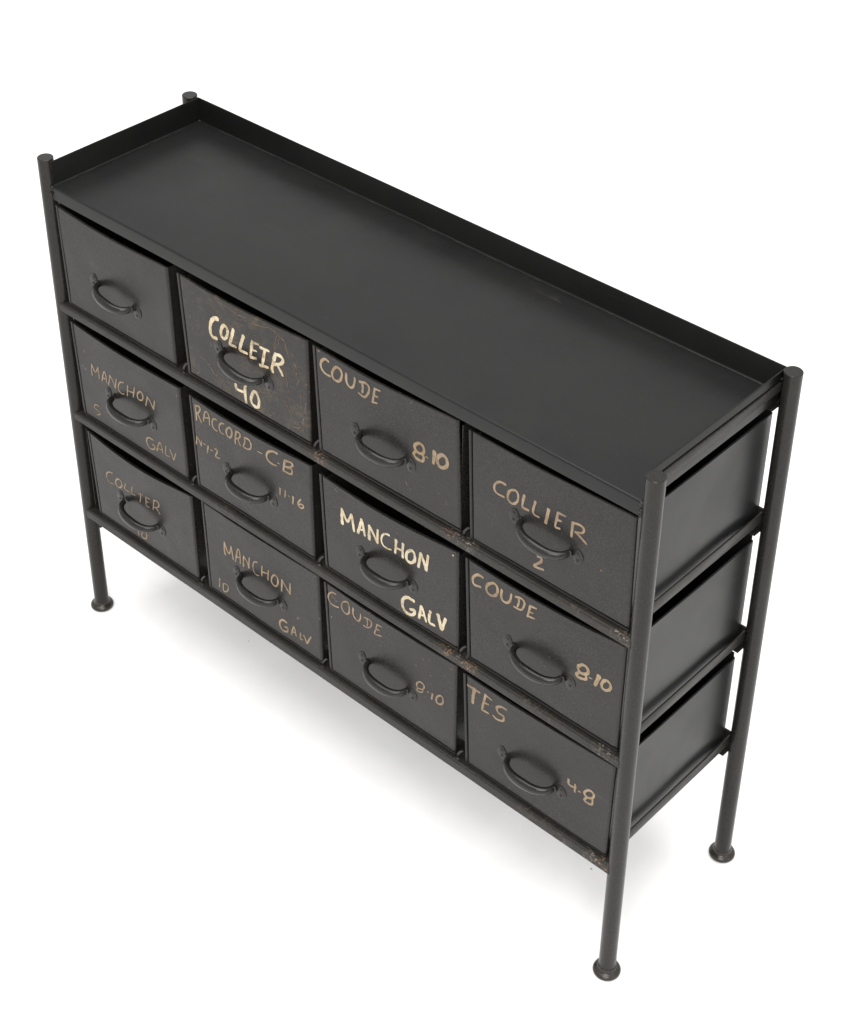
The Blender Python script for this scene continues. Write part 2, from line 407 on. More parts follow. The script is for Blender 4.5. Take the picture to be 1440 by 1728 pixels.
    # corner web welding the back rail to the right rear leg
# ------------------------------------------------------------------ drawers
DATA = json.loads('''{"00":{"c":[0.1628,0.8174],"q":[[-144.6,100.3],[140.9,95.3],[-139.2,-97.0],[142.9,-98.7]],"sag":7.5,"h":[[-58.2,-11.8],[53.4,-27.9]]},
"01":{"c":[0.4766,0.8194],"q":[[-150.8,94.6],[146.0,101.5],[-140.9,-98.2],[145.7,-97.9]],"sag":7.5,"h":[[-59.8,-6.1],[57.4,-22.3]],"s":[[6.04,[[-56.3,48.7],[-64.7,46.0],[-72.3,37.1],[-76.1,25.4],[-75.9,13.3],[-70.9,7.8],[-62.5,8.7]]],[4.64,[[-42.7,42.7],[-48.5,34.6],[-51.0,24.6],[-48.9,17.8],[-42.6,17.8],[-36.5,25.7],[-34.3,35.5],[-37.0,42.4],[-42.7,42.7]]],[5.11,[[-20.1,45.3],[-24.3,32.4],[-29.9,16.5],[-30.8,12.6],[-17.2,14.0]]],[4.88,[[3.3,43.9],[-2.6,29.1],[-7.7,14.6],[-6.5,12.3],[9.6,13.9]]],[4.64,[[23.7,43.4],[19.8,26.3],[16.9,10.6]]],[4.18,[[23.6,42.3],[36.8,43.4]]],[3.95,[[20.6,26.7],[31.3,28.4]]],[4.41,[[16.9,10.6],[30.4,14.1]]],[4.41,[[41.1,40.1],[60.2,41.8]]],[4.88,[[51.0,39.7],[46.7,21.3],[43.7,7.8]]],[4.41,[[37.7,4.9],[56.4,9.4]]],[5.11,[[74.6,43.1],[69.8,27.8],[65.5,12.6],[67.1,5.7]]],[4.88,[[74.6,43.1],[86.2,44.2],[91.1,38.9],[85.4,29.7],[69.4,21.0]]],[4.64,[[77.4,24.8],[84.7,16.2],[88.9,9.5]]],[4.64,[[-23.1,-61.2],[-21.5,-68.4],[-12.7,-68.8],[-3.9,-66.7]]],[5.11,[[0.0,-51.2],[-1.7,-66.8],[-0.4,-85.6]]],[4.64,[[20.9,-53.5],[14.8,-63.3],[11.4,-74.1],[14.9,-81.5],[22.9,-83.3],[28.6,-79.3],[30.7,-68.0],[27.4,-57.1],[20.9,-53.5]]]],"cr":[[[-57.5,80.8],[-33.1,82.9],[-11.7,83.7],[12.2,85.8],[30.5,84.3]],[[-28.1,78.6],[-1.4,79.7],[22.4,81.8],[40.5,79.2],[59.0,84.3],[77.2,87.2]],[[-13.5,61.3],[8.0,64.5],[18.0,56.0],[36.5,58.0],[52.1,56.5]],[[-24.4,58.6],[0.1,64.2]],[[17.8,53.8],[15.4,57.0],[22.0,56.8]],[[74.6,86.0],[79.3,79.7],[74.0,55.8],[71.0,47.9]],[[77.1,85.1],[85.9,82.7],[82.2,63.9]],[[87.2,83.3],[96.9,74.9],[101.1,57.6],[106.9,47.4]],[[112.9,39.4],[118.7,29.2],[124.4,14.5],[120.0,3.6]],[[99.0,19.8],[99.2,-2.1],[99.3,-24.1],[105.2,-34.6]],[[126.1,-2.2],[129.4,-13.8],[127.2,-32.6],[135.9,-39.4]],[[138.1,-18.3],[134.5,-42.3],[131.0,-62.0],[131.6,-77.5]],[[126.8,-41.7],[135.7,-43.9],[128.2,-67.9]],[[131.2,-57.4],[134.8,-64.6],[125.0,-80.9]],[[26.5,-50.8],[45.6,-43.7],[59.1,-39.3],[75.0,-38.3],[95.9,-39.2]],[[85.5,-37.6],[100.7,-45.7],[105.1,-61.5]],[[95.8,-41.5],[101.6,-54.3]],[[-93.0,-51.1],[-82.1,-55.2],[-78.8,-65.1],[-65.1,-67.7],[-45.4,-65.1]],[[-81.1,-59.3],[-75.5,-58.9],[-78.8,-65.1]],[[-105.1,-45.4],[-94.2,-49.4]],[[-73.0,-62.3],[-63.8,-69.4],[-60.9,-84.2]],[[51.5,-77.1],[56.3,-86.1],[64.2,-86.7]],[[53.7,-85.1],[70.4,-72.2]],[[106.8,-78.8],[122.8,-73.0],[135.5,-77.8]],[[-10.7,-78.1],[-8.6,-86.2]],[[-1.4,79.7],[14.8,84.8],[30.4,83.2],[19.3,73.9]],[[65.3,60.4],[72.7,55.2],[80.9,63.3]],[[-56.8,-68.3],[-40.1,-67.1],[-28.5,-60.4]],[[115.7,45.1],[120.3,36.5]],[[-23.3,72.1],[-7.4,70.6],[14.1,75.9]]]},
"02":{"c":[0.7827,0.8216],"q":[[-150.0,95.3],[141.3,102.5],[-141.8,-100.0],[150.5,-97.9]],"sag":7.0,"h":[[-61.6,-17.2],[52.2,-23.7]],"s":[[3.69,[[-114.9,81.9],[-121.3,83.4],[-128.0,78.4],[-131.7,69.5],[-128.6,60.8],[-121.0,56.6],[-111.8,56.9]]],[3.44,[[-96.9,80.4],[-104.0,73.7],[-107.7,64.1],[-105.4,56.2],[-97.7,54.7],[-90.5,60.0],[-86.9,70.7],[-89.2,78.5],[-96.9,80.4]]],[3.44,[[-77.2,78.6],[-78.0,68.2],[-75.7,60.4],[-69.4,56.8],[-63.4,61.9],[-60.1,73.5],[-60.0,79.1]]],[3.44,[[-44.8,78.7],[-43.8,69.2],[-45.2,59.6]]],[3.44,[[-49.9,76.9],[-39.8,80.0],[-32.3,78.1],[-31.2,69.8],[-36.4,58.3],[-42.8,52.9],[-52.9,55.4]]],[3.2,[[-19.8,78.6],[-22.5,64.0],[-25.2,51.5]]],[2.95,[[-19.8,78.6],[-9.4,79.7]]],[2.7,[[-22.0,65.4],[-14.5,66.1]]],[2.95,[[-25.2,52.0],[-15.7,54.5]]],[4.18,[[63.5,21.4],[59.2,14.6],[62.4,8.4],[70.9,7.2],[77.7,13.0],[76.9,21.6],[70.8,25.1],[63.5,21.4]]],[4.18,[[62.4,7.3],[57.5,0.2],[61.2,-4.7],[69.8,-5.8],[75.8,-3.8],[77.0,4.8],[70.9,8.3]]],[2.21,[[81.8,7.3],[85.9,6.8]]],[5.41,[[98.5,25.0],[97.9,13.5],[96.3,2.6]]],[4.67,[[111.6,26.3],[105.7,18.8],[104.7,9.2],[109.5,3.9],[116.7,5.5],[123.2,13.4],[122.3,23.0],[117.5,27.2],[111.6,26.3]]]]},
"03":{"c":[1.0919,0.8212],"q":[[-149.2,95.9],[143.3,102.6],[-141.0,-99.4],[147.0,-99.2]],"sag":4.0,"h":[[-59.9,-8.5],[54.1,-17.7]],"s":[[3.11,[[-77.7,37.5],[-87.7,36.8],[-96.0,29.0],[-97.7,19.6],[-92.6,14.0],[-79.6,14.1]]],[3.11,[[-66.2,34.0],[-71.6,26.9],[-73.1,16.3],[-68.0,10.7],[-61.0,12.4],[-55.1,21.2],[-54.8,32.0],[-59.2,36.5],[-66.2,34.0]]],[3.74,[[-43.7,36.6],[-45.9,24.3],[-45.5,14.8],[-35.6,14.7]]],[3.11,[[-24.1,36.4],[-26.3,25.5],[-27.3,16.6],[-24.3,12.7],[-16.5,12.9]]],[4.36,[[-0.5,35.7],[-2.5,22.1],[-4.6,9.3]]],[3.11,[[15.7,39.3],[13.8,25.8],[12.4,12.5],[20.1,13.3]]],[2.8,[[15.7,39.3],[28.7,39.7]]],[2.8,[[14.3,26.1],[21.9,27.6]]],[3.74,[[41.7,36.1],[41.2,23.4],[40.7,11.2]]],[3.43,[[41.7,36.1],[53.7,38.7],[60.6,35.8],[58.5,27.8],[46.7,22.4]]],[3.43,[[46.7,22.9],[56.4,18.3],[66.3,12.9]]],[3.43,[[-14.9,-56.5],[-9.3,-55.8],[-7.5,-58.5],[-9.4,-64.5],[-20.1,-76.7],[-15.2,-77.5],[-3.4,-74.9]]]]},
"10":{"c":[0.1668,0.583],"q":[[-147.5,101.2],[141.9,96.4],[-139.4,-98.4],[145.0,-99.2]],"sag":7.5,"h":[[-57.3,-10.9],[61.4,-19.4]],"s":[[2.4,[[-100.0,8.2],[-99.8,19.7],[-98.0,32.7]]],[2.4,[[-98.1,32.2],[-89.0,20.0],[-80.1,34.9]]],[2.4,[[-80.1,34.9],[-79.6,22.2],[-79.9,10.2]]],[2.4,[[-72.5,9.1],[-69.4,20.0],[-63.6,32.2],[-60.1,31.5],[-58.6,11.0]]],[1.97,[[-69.9,16.2],[-58.9,19.1]]],[2.4,[[-54.3,9.6],[-47.3,32.9]]],[2.4,[[-47.3,32.9],[-40.3,23.4],[-36.1,11.3]]],[2.4,[[-36.1,11.3],[-30.0,33.0]]],[2.4,[[-10.5,35.5],[-20.0,30.9],[-25.8,21.0],[-25.6,11.7],[-18.7,8.0],[-10.9,10.7]]],[2.4,[[1.1,34.1],[-2.9,11.1]]],[2.4,[[19.2,38.2],[13.4,16.0]]],[1.97,[[-0.3,23.3],[16.2,26.3]]],[2.4,[[33.7,37.6],[27.0,30.4],[25.8,21.6],[31.2,18.5],[38.5,22.7],[41.3,31.6],[38.6,37.2],[33.7,37.6]]],[2.62,[[46.7,14.4],[53.8,36.6]]],[2.62,[[53.8,36.6],[61.5,28.7],[67.2,16.4]]],[2.62,[[67.2,16.4],[72.5,36.5]]],[1.75,[[-92.0,-55.6],[-100.9,-57.1],[-104.7,-65.5],[-94.8,-67.9],[-90.4,-73.0],[-99.6,-78.9]]],[2.4,[[57.1,-54.8],[46.8,-54.9],[39.5,-61.5],[39.5,-71.1],[45.5,-77.7],[56.0,-75.8],[60.7,-66.2],[54.3,-65.9]]],[2.4,[[65.0,-73.5],[71.4,-57.0],[76.5,-50.8],[79.9,-58.6],[81.5,-69.7]]],[1.97,[[68.1,-67.1],[80.1,-64.5]]],[2.4,[[91.6,-50.1],[89.6,-61.9],[90.2,-70.0],[99.0,-68.5]]],[2.62,[[102.8,-52.6],[107.0,-61.1],[110.3,-70.2],[114.3,-59.7],[118.1,-51.8]]]]},
"11":{"c":[0.4773,0.5828],"q":[[-145.9,95.2],[143.2,97.8],[-141.3,-96.2],[143.9,-96.8]],"sag":7.5,"h":[[-60.3,-14.8],[51.8,-22.2]],"s":[[3.06,[[-129.7,82.1],[-128.9,67.8],[-129.1,51.8]]],[2.84,[[-129.8,80.9],[-120.5,84.4],[-117.3,80.3],[-121.7,71.4],[-128.6,65.7]]],[2.84,[[-124.8,67.6],[-120.1,59.7],[-116.6,53.6]]],[2.84,[[-110.6,60.0],[-108.1,71.4],[-104.5,81.1],[-98.9,82.8],[-95.6,75.5],[-95.8,58.4]]],[2.19,[[-108.5,67.9],[-95.9,71.9]]],[2.84,[[-77.8,78.8],[-84.7,76.4],[-88.6,68.8],[-88.4,59.9],[-83.9,55.4],[-78.0,55.0]]],[2.84,[[-59.1,79.3],[-65.9,76.9],[-71.5,68.5],[-70.6,59.9],[-66.4,56.5],[-61.0,57.0]]],[3.06,[[-47.3,77.4],[-53.1,71.1],[-54.6,62.5],[-51.6,57.3],[-46.2,57.8],[-41.7,64.6],[-41.0,73.9],[-44.1,78.0],[-47.3,77.4]]],[2.84,[[-30.1,78.4],[-33.0,64.6],[-34.0,51.7]]],[2.62,[[-30.1,78.4],[-22.1,79.1],[-20.7,74.3],[-24.3,67.9],[-31.3,63.2]]],[2.62,[[-27.1,65.3],[-23.7,58.1],[-21.4,53.7]]],[2.84,[[-10.0,76.4],[-9.9,67.5],[-14.1,56.3]]],[2.84,[[-10.0,76.4],[-0.1,77.1],[5.2,70.9],[3.5,61.0],[-4.2,55.9],[-14.7,55.6]]],[1.97,[[21.1,64.6],[31.5,65.6]]],[3.5,[[67.1,84.2],[56.9,83.3],[46.3,76.7],[41.9,67.7],[44.0,59.9],[52.7,56.7],[64.3,58.4]]],[1.75,[[67.3,65.5],[71.6,66.0]]],[3.71,[[84.5,79.0],[81.8,66.5],[80.2,56.8]]],[3.5,[[84.5,79.0],[97.2,82.4],[102.1,79.5],[96.7,72.2],[85.1,67.2]]],[3.5,[[88.9,68.1],[99.1,70.2],[100.7,63.3],[95.9,58.1],[84.5,56.9],[80.2,56.8]]],[2.62,[[-136.2,-0.1],[-134.0,16.1]]],[2.62,[[-134.0,16.1],[-127.8,8.8],[-124.4,1.3]]],[2.62,[[-124.4,1.3],[-121.9,13.1]]],[1.75,[[-118.1,9.7],[-112.6,9.8]]],[2.84,[[-105.6,11.1],[-107.8,1.9],[-109.0,-5.0]]],[1.75,[[-99.8,6.1],[-94.3,6.6]]],[2.4,[[-89.0,13.3],[-84.3,14.8],[-83.6,9.9],[-88.5,-1.9],[-78.1,-1.1]]],[2.84,[[69.5,15.0],[68.7,0.9]]],[2.84,[[82.3,16.3],[80.2,1.6]]],[1.53,[[88.3,9.4],[92.2,9.7]]],[3.28,[[100.0,13.5],[98.4,-2.1]]],[2.62,[[117.8,17.7],[112.4,10.2],[110.3,3.4],[114.5,0.0],[120.8,1.3],[123.6,7.4],[118.7,8.5],[112.1,3.9]]]]},
"12":{"c":[0.7865,0.583],"q":[[-148.9,93.2],[143.1,100.2],[-140.7,-97.1],[146.4,-96.3]],"sag":10.0,"h":[[-59.6,-17.1],[53.9,-18.9]],"s":[[4.64,[[-98.4,20.3],[-99.3,35.2],[-98.9,49.6]]],[4.41,[[-98.9,48.4],[-90.3,33.2],[-86.0,32.1],[-78.5,48.1]]],[4.64,[[-78.0,49.6],[-75.0,34.8],[-72.8,19.5]]],[4.41,[[-63.9,21.0],[-59.8,36.4],[-56.2,52.5]]],[4.41,[[-56.2,52.5],[-52.1,38.3],[-49.1,23.5]]],[3.25,[[-61.2,29.7],[-51.0,33.1]]],[4.64,[[-39.8,21.8],[-39.6,36.1],[-39.4,49.1]]],[4.41,[[-39.4,49.1],[-30.8,38.8],[-22.3,24.9]]],[4.41,[[-22.3,24.9],[-20.7,51.6]]],[3.02,[[4.0,55.3],[-4.6,53.3],[-11.4,45.3],[-13.0,33.8],[-8.6,26.9],[0.1,26.1],[7.5,28.6]]],[4.18,[[18.2,53.4],[17.4,39.7],[16.1,27.2]]],[4.18,[[32.8,54.5],[32.0,40.1],[32.0,27.2]]],[3.48,[[17.4,38.5],[32.0,40.5]]],[4.41,[[49.0,51.1],[41.7,43.4],[39.3,32.7],[42.5,26.3],[50.2,27.4],[57.0,36.1],[56.9,46.5],[53.8,51.6],[49.0,51.1]]],[4.64,[[64.7,27.8],[67.1,42.0],[69.3,57.3]]],[4.41,[[69.3,57.3],[75.4,44.6],[80.3,30.1]]],[4.41,[[80.3,30.1],[82.5,46.6],[84.1,61.3]]],[5.11,[[55.4,-48.0],[43.1,-47.8],[34.4,-54.8],[31.2,-66.6],[34.4,-76.8],[43.1,-81.1],[54.3,-76.6],[57.4,-66.1],[48.1,-69.5]]],[4.18,[[66.6,-76.2],[68.9,-62.5],[71.3,-49.0],[77.5,-63.2],[81.3,-74.2]]],[3.25,[[68.2,-66.6],[78.7,-64.9]]],[4.18,[[89.5,-48.5],[87.2,-62.0],[88.6,-72.1],[98.3,-72.0]]],[5.11,[[105.2,-45.9],[109.0,-59.2],[112.8,-71.3],[117.3,-56.3],[120.7,-44.5]]]]},
"13":{"c":[1.0928,0.5877],"q":[[-150.3,95.6],[145.9,105.7],[-141.1,-101.1],[145.6,-100.3]],"sag":9.0,"h":[[-62.5,-16.8],[55.9,-20.1]],"s":[[3.9,[[-114.0,78.2],[-122.1,78.2],[-130.1,71.8],[-133.4,62.4],[-129.6,55.1],[-117.4,57.6]]],[3.62,[[-96.4,78.0],[-104.2,70.5],[-107.1,60.6],[-102.3,53.9],[-92.9,55.1],[-86.5,63.6],[-86.1,74.8],[-91.1,79.8],[-96.4,78.0]]],[3.62,[[-77.6,75.9],[-78.5,64.5],[-75.5,56.8],[-67.5,57.1],[-61.7,65.3],[-59.9,78.6]]],[2.79,[[-46.0,80.4],[-45.6,71.2],[-47.8,61.7]]],[3.06,[[-52.5,78.3],[-42.1,81.4],[-35.4,77.5],[-37.4,65.4],[-42.4,59.1],[-54.2,58.2]]],[3.06,[[-24.9,77.2],[-26.8,63.9],[-29.0,54.4]]],[2.79,[[-24.9,77.2],[-13.3,79.1]]],[2.51,[[-26.4,65.5],[-19.2,66.8]]],[2.79,[[-29.1,55.7],[-15.6,58.7]]],[4.18,[[72.0,25.3],[67.4,18.2],[71.7,11.4],[79.2,12.3],[85.8,19.4],[83.2,27.3],[76.8,28.5],[72.0,25.3]]],[4.18,[[70.5,10.6],[65.9,3.4],[68.7,-0.3],[77.5,1.5],[82.8,5.0],[81.7,12.6]]],[1.67,[[88.1,11.4],[93.1,12.0]]],[5.29,[[104.7,25.2],[101.8,13.7],[98.8,3.4]]],[3.9,[[115.9,24.6],[110.4,15.4],[111.0,7.5],[116.2,5.5],[123.2,10.4],[125.8,18.9],[122.1,24.6],[115.9,24.6]]]]},
"20":{"c":[0.1746,0.3537],"q":[[-145.6,96.1],[140.5,97.5],[-137.3,-95.8],[142.3,-97.8]],"sag":16.5,"h":[[-65.6,-14.3],[50.2,-30.2]],"s":[[2.16,[[-82.5,30.5],[-91.9,28.2],[-99.3,21.5],[-100.9,11.1],[-95.5,3.4],[-82.2,5.3]]],[2.52,[[-67.9,24.7],[-73.9,18.3],[-75.2,9.1],[-70.6,5.3],[-64.0,6.8],[-57.8,14.4],[-57.9,22.7],[-62.5,26.5],[-67.9,24.7]]],[2.34,[[-44.7,25.7],[-49.9,15.5],[-49.2,11.7],[-37.7,11.6]]],[2.52,[[-26.5,29.3],[-29.3,17.2],[-28.7,12.3],[-19.8,13.0]]],[2.52,[[-2.9,26.5],[-4.3,15.2],[-6.8,5.4]]],[1.8,[[-8.8,23.7],[2.6,26.2]]],[2.16,[[12.3,27.5],[10.7,15.1],[10.9,6.9],[18.5,6.8]]],[1.98,[[12.3,27.5],[22.3,27.8]]],[1.8,[[12.2,17.0],[18.6,17.8]]],[2.34,[[35.3,32.9],[32.6,21.0],[29.8,7.9]]],[2.16,[[35.3,32.9],[45.4,34.3],[48.4,28.7],[43.8,20.9],[33.2,15.0]]],[2.16,[[37.2,17.3],[44.0,12.7],[48.4,7.8]]],[2.34,[[-22.0,-72.6],[-22.0,-82.3]]],[2.34,[[-4.1,-62.3],[-11.5,-70.9],[-12.6,-79.1],[-6.4,-81.0],[0.6,-75.9],[1.9,-65.4],[-4.1,-62.3]]]]},
"21":{"c":[0.4861,0.3582],"q":[[-145.8,99.0],[142.4,98.5],[-141.8,-98.8],[145.1,-98.7]],"sag":3.0,"h":[[-63.0,-13.7],[53.1,-19.0]],"s":[[2.98,[[-89.9,9.5],[-91.7,20.6],[-90.3,37.2]]],[2.77,[[-90.3,37.2],[-83.5,20.6],[-78.2,19.4],[-72.6,37.9]]],[2.98,[[-72.6,37.9],[-70.9,24.3],[-69.3,10.7]]],[2.56,[[-64.0,9.0],[-60.0,24.7],[-56.1,40.2],[-52.0,41.5],[-50.5,25.4],[-51.6,11.4]]],[2.13,[[-60.2,22.1],[-50.5,25.4]]],[2.77,[[-43.5,10.1],[-41.7,34.2]]],[2.56,[[-41.7,34.2],[-32.9,26.1],[-29.7,14.7]]],[2.56,[[-29.7,14.7],[-26.6,39.5]]],[1.92,[[-6.5,41.8],[-14.8,36.9],[-18.3,25.2],[-16.4,14.2],[-9.9,10.8],[-3.0,13.7]]],[2.56,[[5.3,39.2],[3.9,26.3],[3.8,16.6]]],[2.56,[[21.1,39.0],[18.4,16.9]]],[2.13,[[4.5,26.7],[20.1,31.2]]],[2.77,[[36.8,38.8],[29.8,31.0],[27.3,19.9],[31.4,13.9],[38.5,14.6],[43.3,24.8],[43.1,35.5],[36.8,38.8]]],[2.77,[[51.4,11.6],[53.7,38.2]]],[2.56,[[53.7,38.2],[62.2,27.8],[72.0,17.0]]],[2.56,[[72.0,17.0],[73.3,41.7]]],[2.77,[[-109.5,-57.8],[-110.6,-69.7],[-112.2,-78.2]]],[2.13,[[-99.7,-63.1],[-101.7,-74.4],[-100.3,-81.1],[-93.1,-78.0],[-88.0,-67.3],[-90.3,-61.2],[-99.7,-63.1]]],[3.2,[[60.3,-55.0],[51.1,-54.6],[43.5,-63.1],[43.5,-73.1],[49.8,-79.1],[60.5,-75.9],[62.4,-66.1],[55.7,-67.8]]],[2.77,[[71.1,-75.4],[75.9,-58.7],[78.8,-53.1],[81.1,-60.4],[83.1,-71.4]]],[2.13,[[73.4,-67.8],[82.1,-65.1]]],[2.77,[[94.2,-58.1],[93.1,-71.3],[98.3,-70.4]]],[2.98,[[102.0,-58.1],[105.6,-64.4],[109.2,-72.0],[114.9,-59.7],[119.9,-50.3]]]]},
"22":{"c":[0.7878,0.356],"q":[[-147.8,97.4],[143.6,99.0],[-140.0,-98.3],[144.2,-98.0]],"sag":4.0,"h":[[-59.7,-15.7],[52.6,-24.4]],"s":[[2.55,[[-119.9,86.8],[-129.3,84.8],[-136.3,76.7],[-137.5,67.1],[-131.5,59.2],[-120.7,59.0],[-114.0,61.7]]],[2.55,[[-96.0,85.1],[-104.1,78.8],[-107.1,68.0],[-103.3,60.1],[-95.3,58.7],[-89.8,66.0],[-89.5,78.9],[-92.0,85.0],[-96.0,85.1]]],[2.79,[[-80.2,80.9],[-80.5,68.0],[-75.4,61.0],[-68.8,60.1],[-63.9,69.5],[-63.2,78.9]]],[2.32,[[-48.8,79.0],[-47.6,70.9],[-49.1,62.4]]],[2.32,[[-55.3,76.9],[-42.3,79.4],[-38.4,74.2],[-41.2,64.8],[-49.1,58.5],[-57.0,58.1]]],[2.32,[[-26.7,79.1],[-29.4,67.2],[-32.2,55.2],[-17.9,59.3]]],[2.32,[[-26.7,79.1],[-16.9,80.2]]],[2.09,[[-28.7,67.7],[-21.6,69.6]]],[2.09,[[66.3,14.8],[61.3,6.3],[63.9,0.2],[74.0,3.2],[77.7,12.2],[72.6,16.5],[66.3,14.8]]],[2.09,[[63.9,-1.0],[62.7,-7.1],[72.8,-4.1],[75.3,2.8]]],[1.39,[[84.1,4.9],[87.8,5.4]]],[2.79,[[95.3,7.4],[93.5,-5.5]]],[2.55,[[111.4,14.5],[104.1,5.7],[104.2,-4.6],[111.7,-4.6],[117.3,3.1],[116.4,12.8],[111.4,14.5]]]]},
"23":{"c":[1.0935,0.3561],"q":[[-149.5,93.9],[146.2,103.3],[-140.1,-99.4],[143.3,-97.8]],"sag":4.0,"h":[[-65.1,-20.8],[52.9,-21.8]],"s":[[3.83,[[-141.0,74.6],[-116.7,75.2]]],[5.31,[[-127.4,75.9],[-129.9,56.7],[-130.4,43.5]]],[3.83,[[-104.8,78.6],[-108.7,58.5],[-111.2,42.3]]],[3.54,[[-104.8,78.6],[-92.7,75.8]]],[3.24,[[-108.1,60.4],[-98.3,62.5]]],[3.54,[[-111.2,42.3],[-97.6,43.7]]],[3.24,[[-63.0,75.8],[-73.3,74.9],[-82.0,67.4],[-78.7,58.5],[-68.2,57.9],[-69.3,47.5],[-81.0,42.5],[-88.6,45.2]]],[3.24,[[64.7,16.3],[65.3,7.1],[72.5,6.1],[79.3,9.6]]],[3.24,[[77.5,14.7],[77.2,-1.7]]],[2.06,[[83.9,5.0],[88.1,5.6]]],[3.24,[[101.1,19.6],[94.8,10.0],[99.4,3.9],[108.9,7.9],[112.4,17.0],[107.9,21.6],[101.1,19.6]]],[3.24,[[99.5,2.4],[95.9,-5.3],[101.6,-7.4],[109.8,-4.3],[110.5,5.9]]]]}}''')
LABEL = {
 '00': 'plain black drawer without lettering', '01': 'drawer lettered COLLEIR 40 in cream, scratched copper paint',
 '02': 'drawer lettered COUDE 8-10 in tan, top row', '03': 'drawer lettered COLLIER 2 in faded tan',
 '10': 'drawer lettered MANCHON S GALV in faded tan', '11': 'drawer lettered RACCORD -C-B N-1-2 11-16 in tan',
 '12': 'drawer lettered MANCHON GALV in bright cream', '13': 'drawer lettered COUDE 8-10 in tan, middle row',
 '20': 'drawer lettered COLLTER 10 in faded tan, with sagging top edge', '21': 'drawer lettered MANCHON 10 GALV in tan',
 '22': 'drawer lettered COUDE 8-10 in faint copper, bottom row', '23': 'drawer lettered TES 4-8 in copper tan'}
PAINT = {'01': P_CREAM, '12': P_CREAM, '02': P_TAN, '11': P_TAN, '21': P_TAN, '13': P_TAN, '23': P_TAN,
         '03': P_FADE, '10': P_TAN, '20': P_FADE, '22': P_FADE}

WORDS = {'01': [14], '02': [9], '03': [11], '10': [16, 17], '11': [19, 26], '12': [17], '13': [9], '20': [12], '21': [16, 18], '22': [8], '23': [7]}

def mm(v): return v / 1000.0

def surf_y(x, z, sd):       # faint dents of the sheet front (local y)
    return (0.0011 * mnoise.noise(Vector((x * 9, z * 9, sd))) + 0.00035 * mnoise.noise(Vector((x * 26, z * 26, sd + 5))))

def quad_map(q, sag, sd):
    TL, TR, BL, BR = [Vector(p) for p in q]
    def f(u, v):
        p = (BL.lerp(BR, u)).lerp(TL.lerp(TR, u), v)
        pk = 0.42
        s = math.sin(math.pi * (u ** 0.86)) ** 1.25
        p = p.copy(); p.y -= sag * s * max(0.0, (v - 0.55) / 0.45) ** 2
        return p
    return f

def make_handle_meshes():
    bm = bmesh.new(); n = 30; ns = 14; prev = None
    for i in range(n + 1):
        t = -1 + 2 * i / n; a = abs(t)
        x = 0.0465 * math.copysign(1 - (1 - a) ** 1.0, t) * (1 - 0.10 * a ** 6)
        prof = (1 - a ** 2.7) ** 0.8
        y = -0.0015 - 0.0235 * prof; z = -0.0030 * (1 - a ** 2.2)
        r = 0.0092 - 0.0037 * a ** 1.6
        tt = 1e-3
        def pos(q):
            b = min(abs(q), 1.0)
            return Vector((0.0465 * q * (1 - 0.10 * b ** 6), -0.0015 - 0.0235 * (1 - b ** 2.7) ** 0.8, -0.0030 * (1 - b ** 2.2)))
        tg = (pos(min(1, t + 0.02)) - pos(max(-1, t - 0.02))).normalized()
        up = Vector((0, 0, 1)); sd = tg.cross(up).normalized(); up = sd.cross(tg).normalized()
        c = pos(t)
        ring = [bm.verts.new(c + sd * (r * 0.82 * math.cos(2 * math.pi * k / ns)) + up * (r * math.sin(2 * math.pi * k / ns))) for k in range(ns)]
        if prev:
            for k in range(ns): bm.faces.new((prev[k], prev[(k + 1) % ns], ring[(k + 1) % ns], ring[k]))
        else: bm.faces.new(ring[::-1])
        prev = ring
    bm.faces.new(prev)
    bmesh.ops.recalc_face_normals(bm, faces=bm.faces)
    for s in (-1, 1):        # collars at the bow's roots
        g = bmesh.ops.create_icosphere(bm, subdivisions=2, radius=0.0050)
        for v in g['verts']: v.co = Vector((v.co.x * 0.9 + s * 0.0440, v.co.y * 0.55 - 0.0020, v.co.z * 1.15))
    bow = bm
    # plate (built for the right end, turned for the left)
    bm = bmesh.new(); n = 22; t0, t1 = 0.0, -0.0011
    out = [(-0.0040, -0.0075)]
    for i in range(n + 1):
        a = -math.pi / 2 + math.pi * i / n
        out.append((0.0005 + 0.0125 * math.cos(a), 0.0135 * math.sin(a)))
    out += [(-0.0040, 0.0075), (-0.0062, 0.0)]
    sc = [(x * 0.93, z * 0.93) for x, z in out]
    a = [bm.verts.new((x, t0, z)) for x, z in out]; b = [bm.verts.new((x, t1 * 0.75, z)) for x, z in out]; c = [bm.verts.new((x, t1, z)) for x, z in sc]
    m_ = len(out)
    for i in range(m_):
        j = (i + 1) % m_
        bm.faces.new((a[i], a[j], b[j], b[i])); bm.faces.new((b[i], b[j], c[j], c[i]))
    bm.faces.new(c)
    bmesh.ops.recalc_face_normals(bm, faces=bm.faces)
    plate = bm
    bm = bmesh.new()
    for (x, z) in ((0.0042, 0.0062), (0.0036, -0.0066)):
        g = bmesh.ops.create_uvsphere(bm, u_segments=10, v_segments=6, radius=0.0027)
        for v in g['verts']: v.co = Vector((v.co.x + x, v.co.y * 0.35 + t1, v.co.z + z))
    # the screw heads join the plate as a second material slot
    return bow, plate, bm
bowbm, platebm, screwbm = make_handle_meshes()
handle0 = link('handle', bowbm, M_HANDLE, None, (0, 0, 0), 60)
for f in screwbm.faces: f.material_index = 1
tmp = bpy.data.meshes.new('tmp'); screwbm.to_mesh(tmp); screwbm.free()
platebm.from_mesh(tmp)
plate0 = link('handle_plate', platebm, M_FACE, None, (0, 0, 0), 40)
plate0.data.materials.append(M_SCREW)
bpy.data.meshes.remove(tmp)
first_handle = True

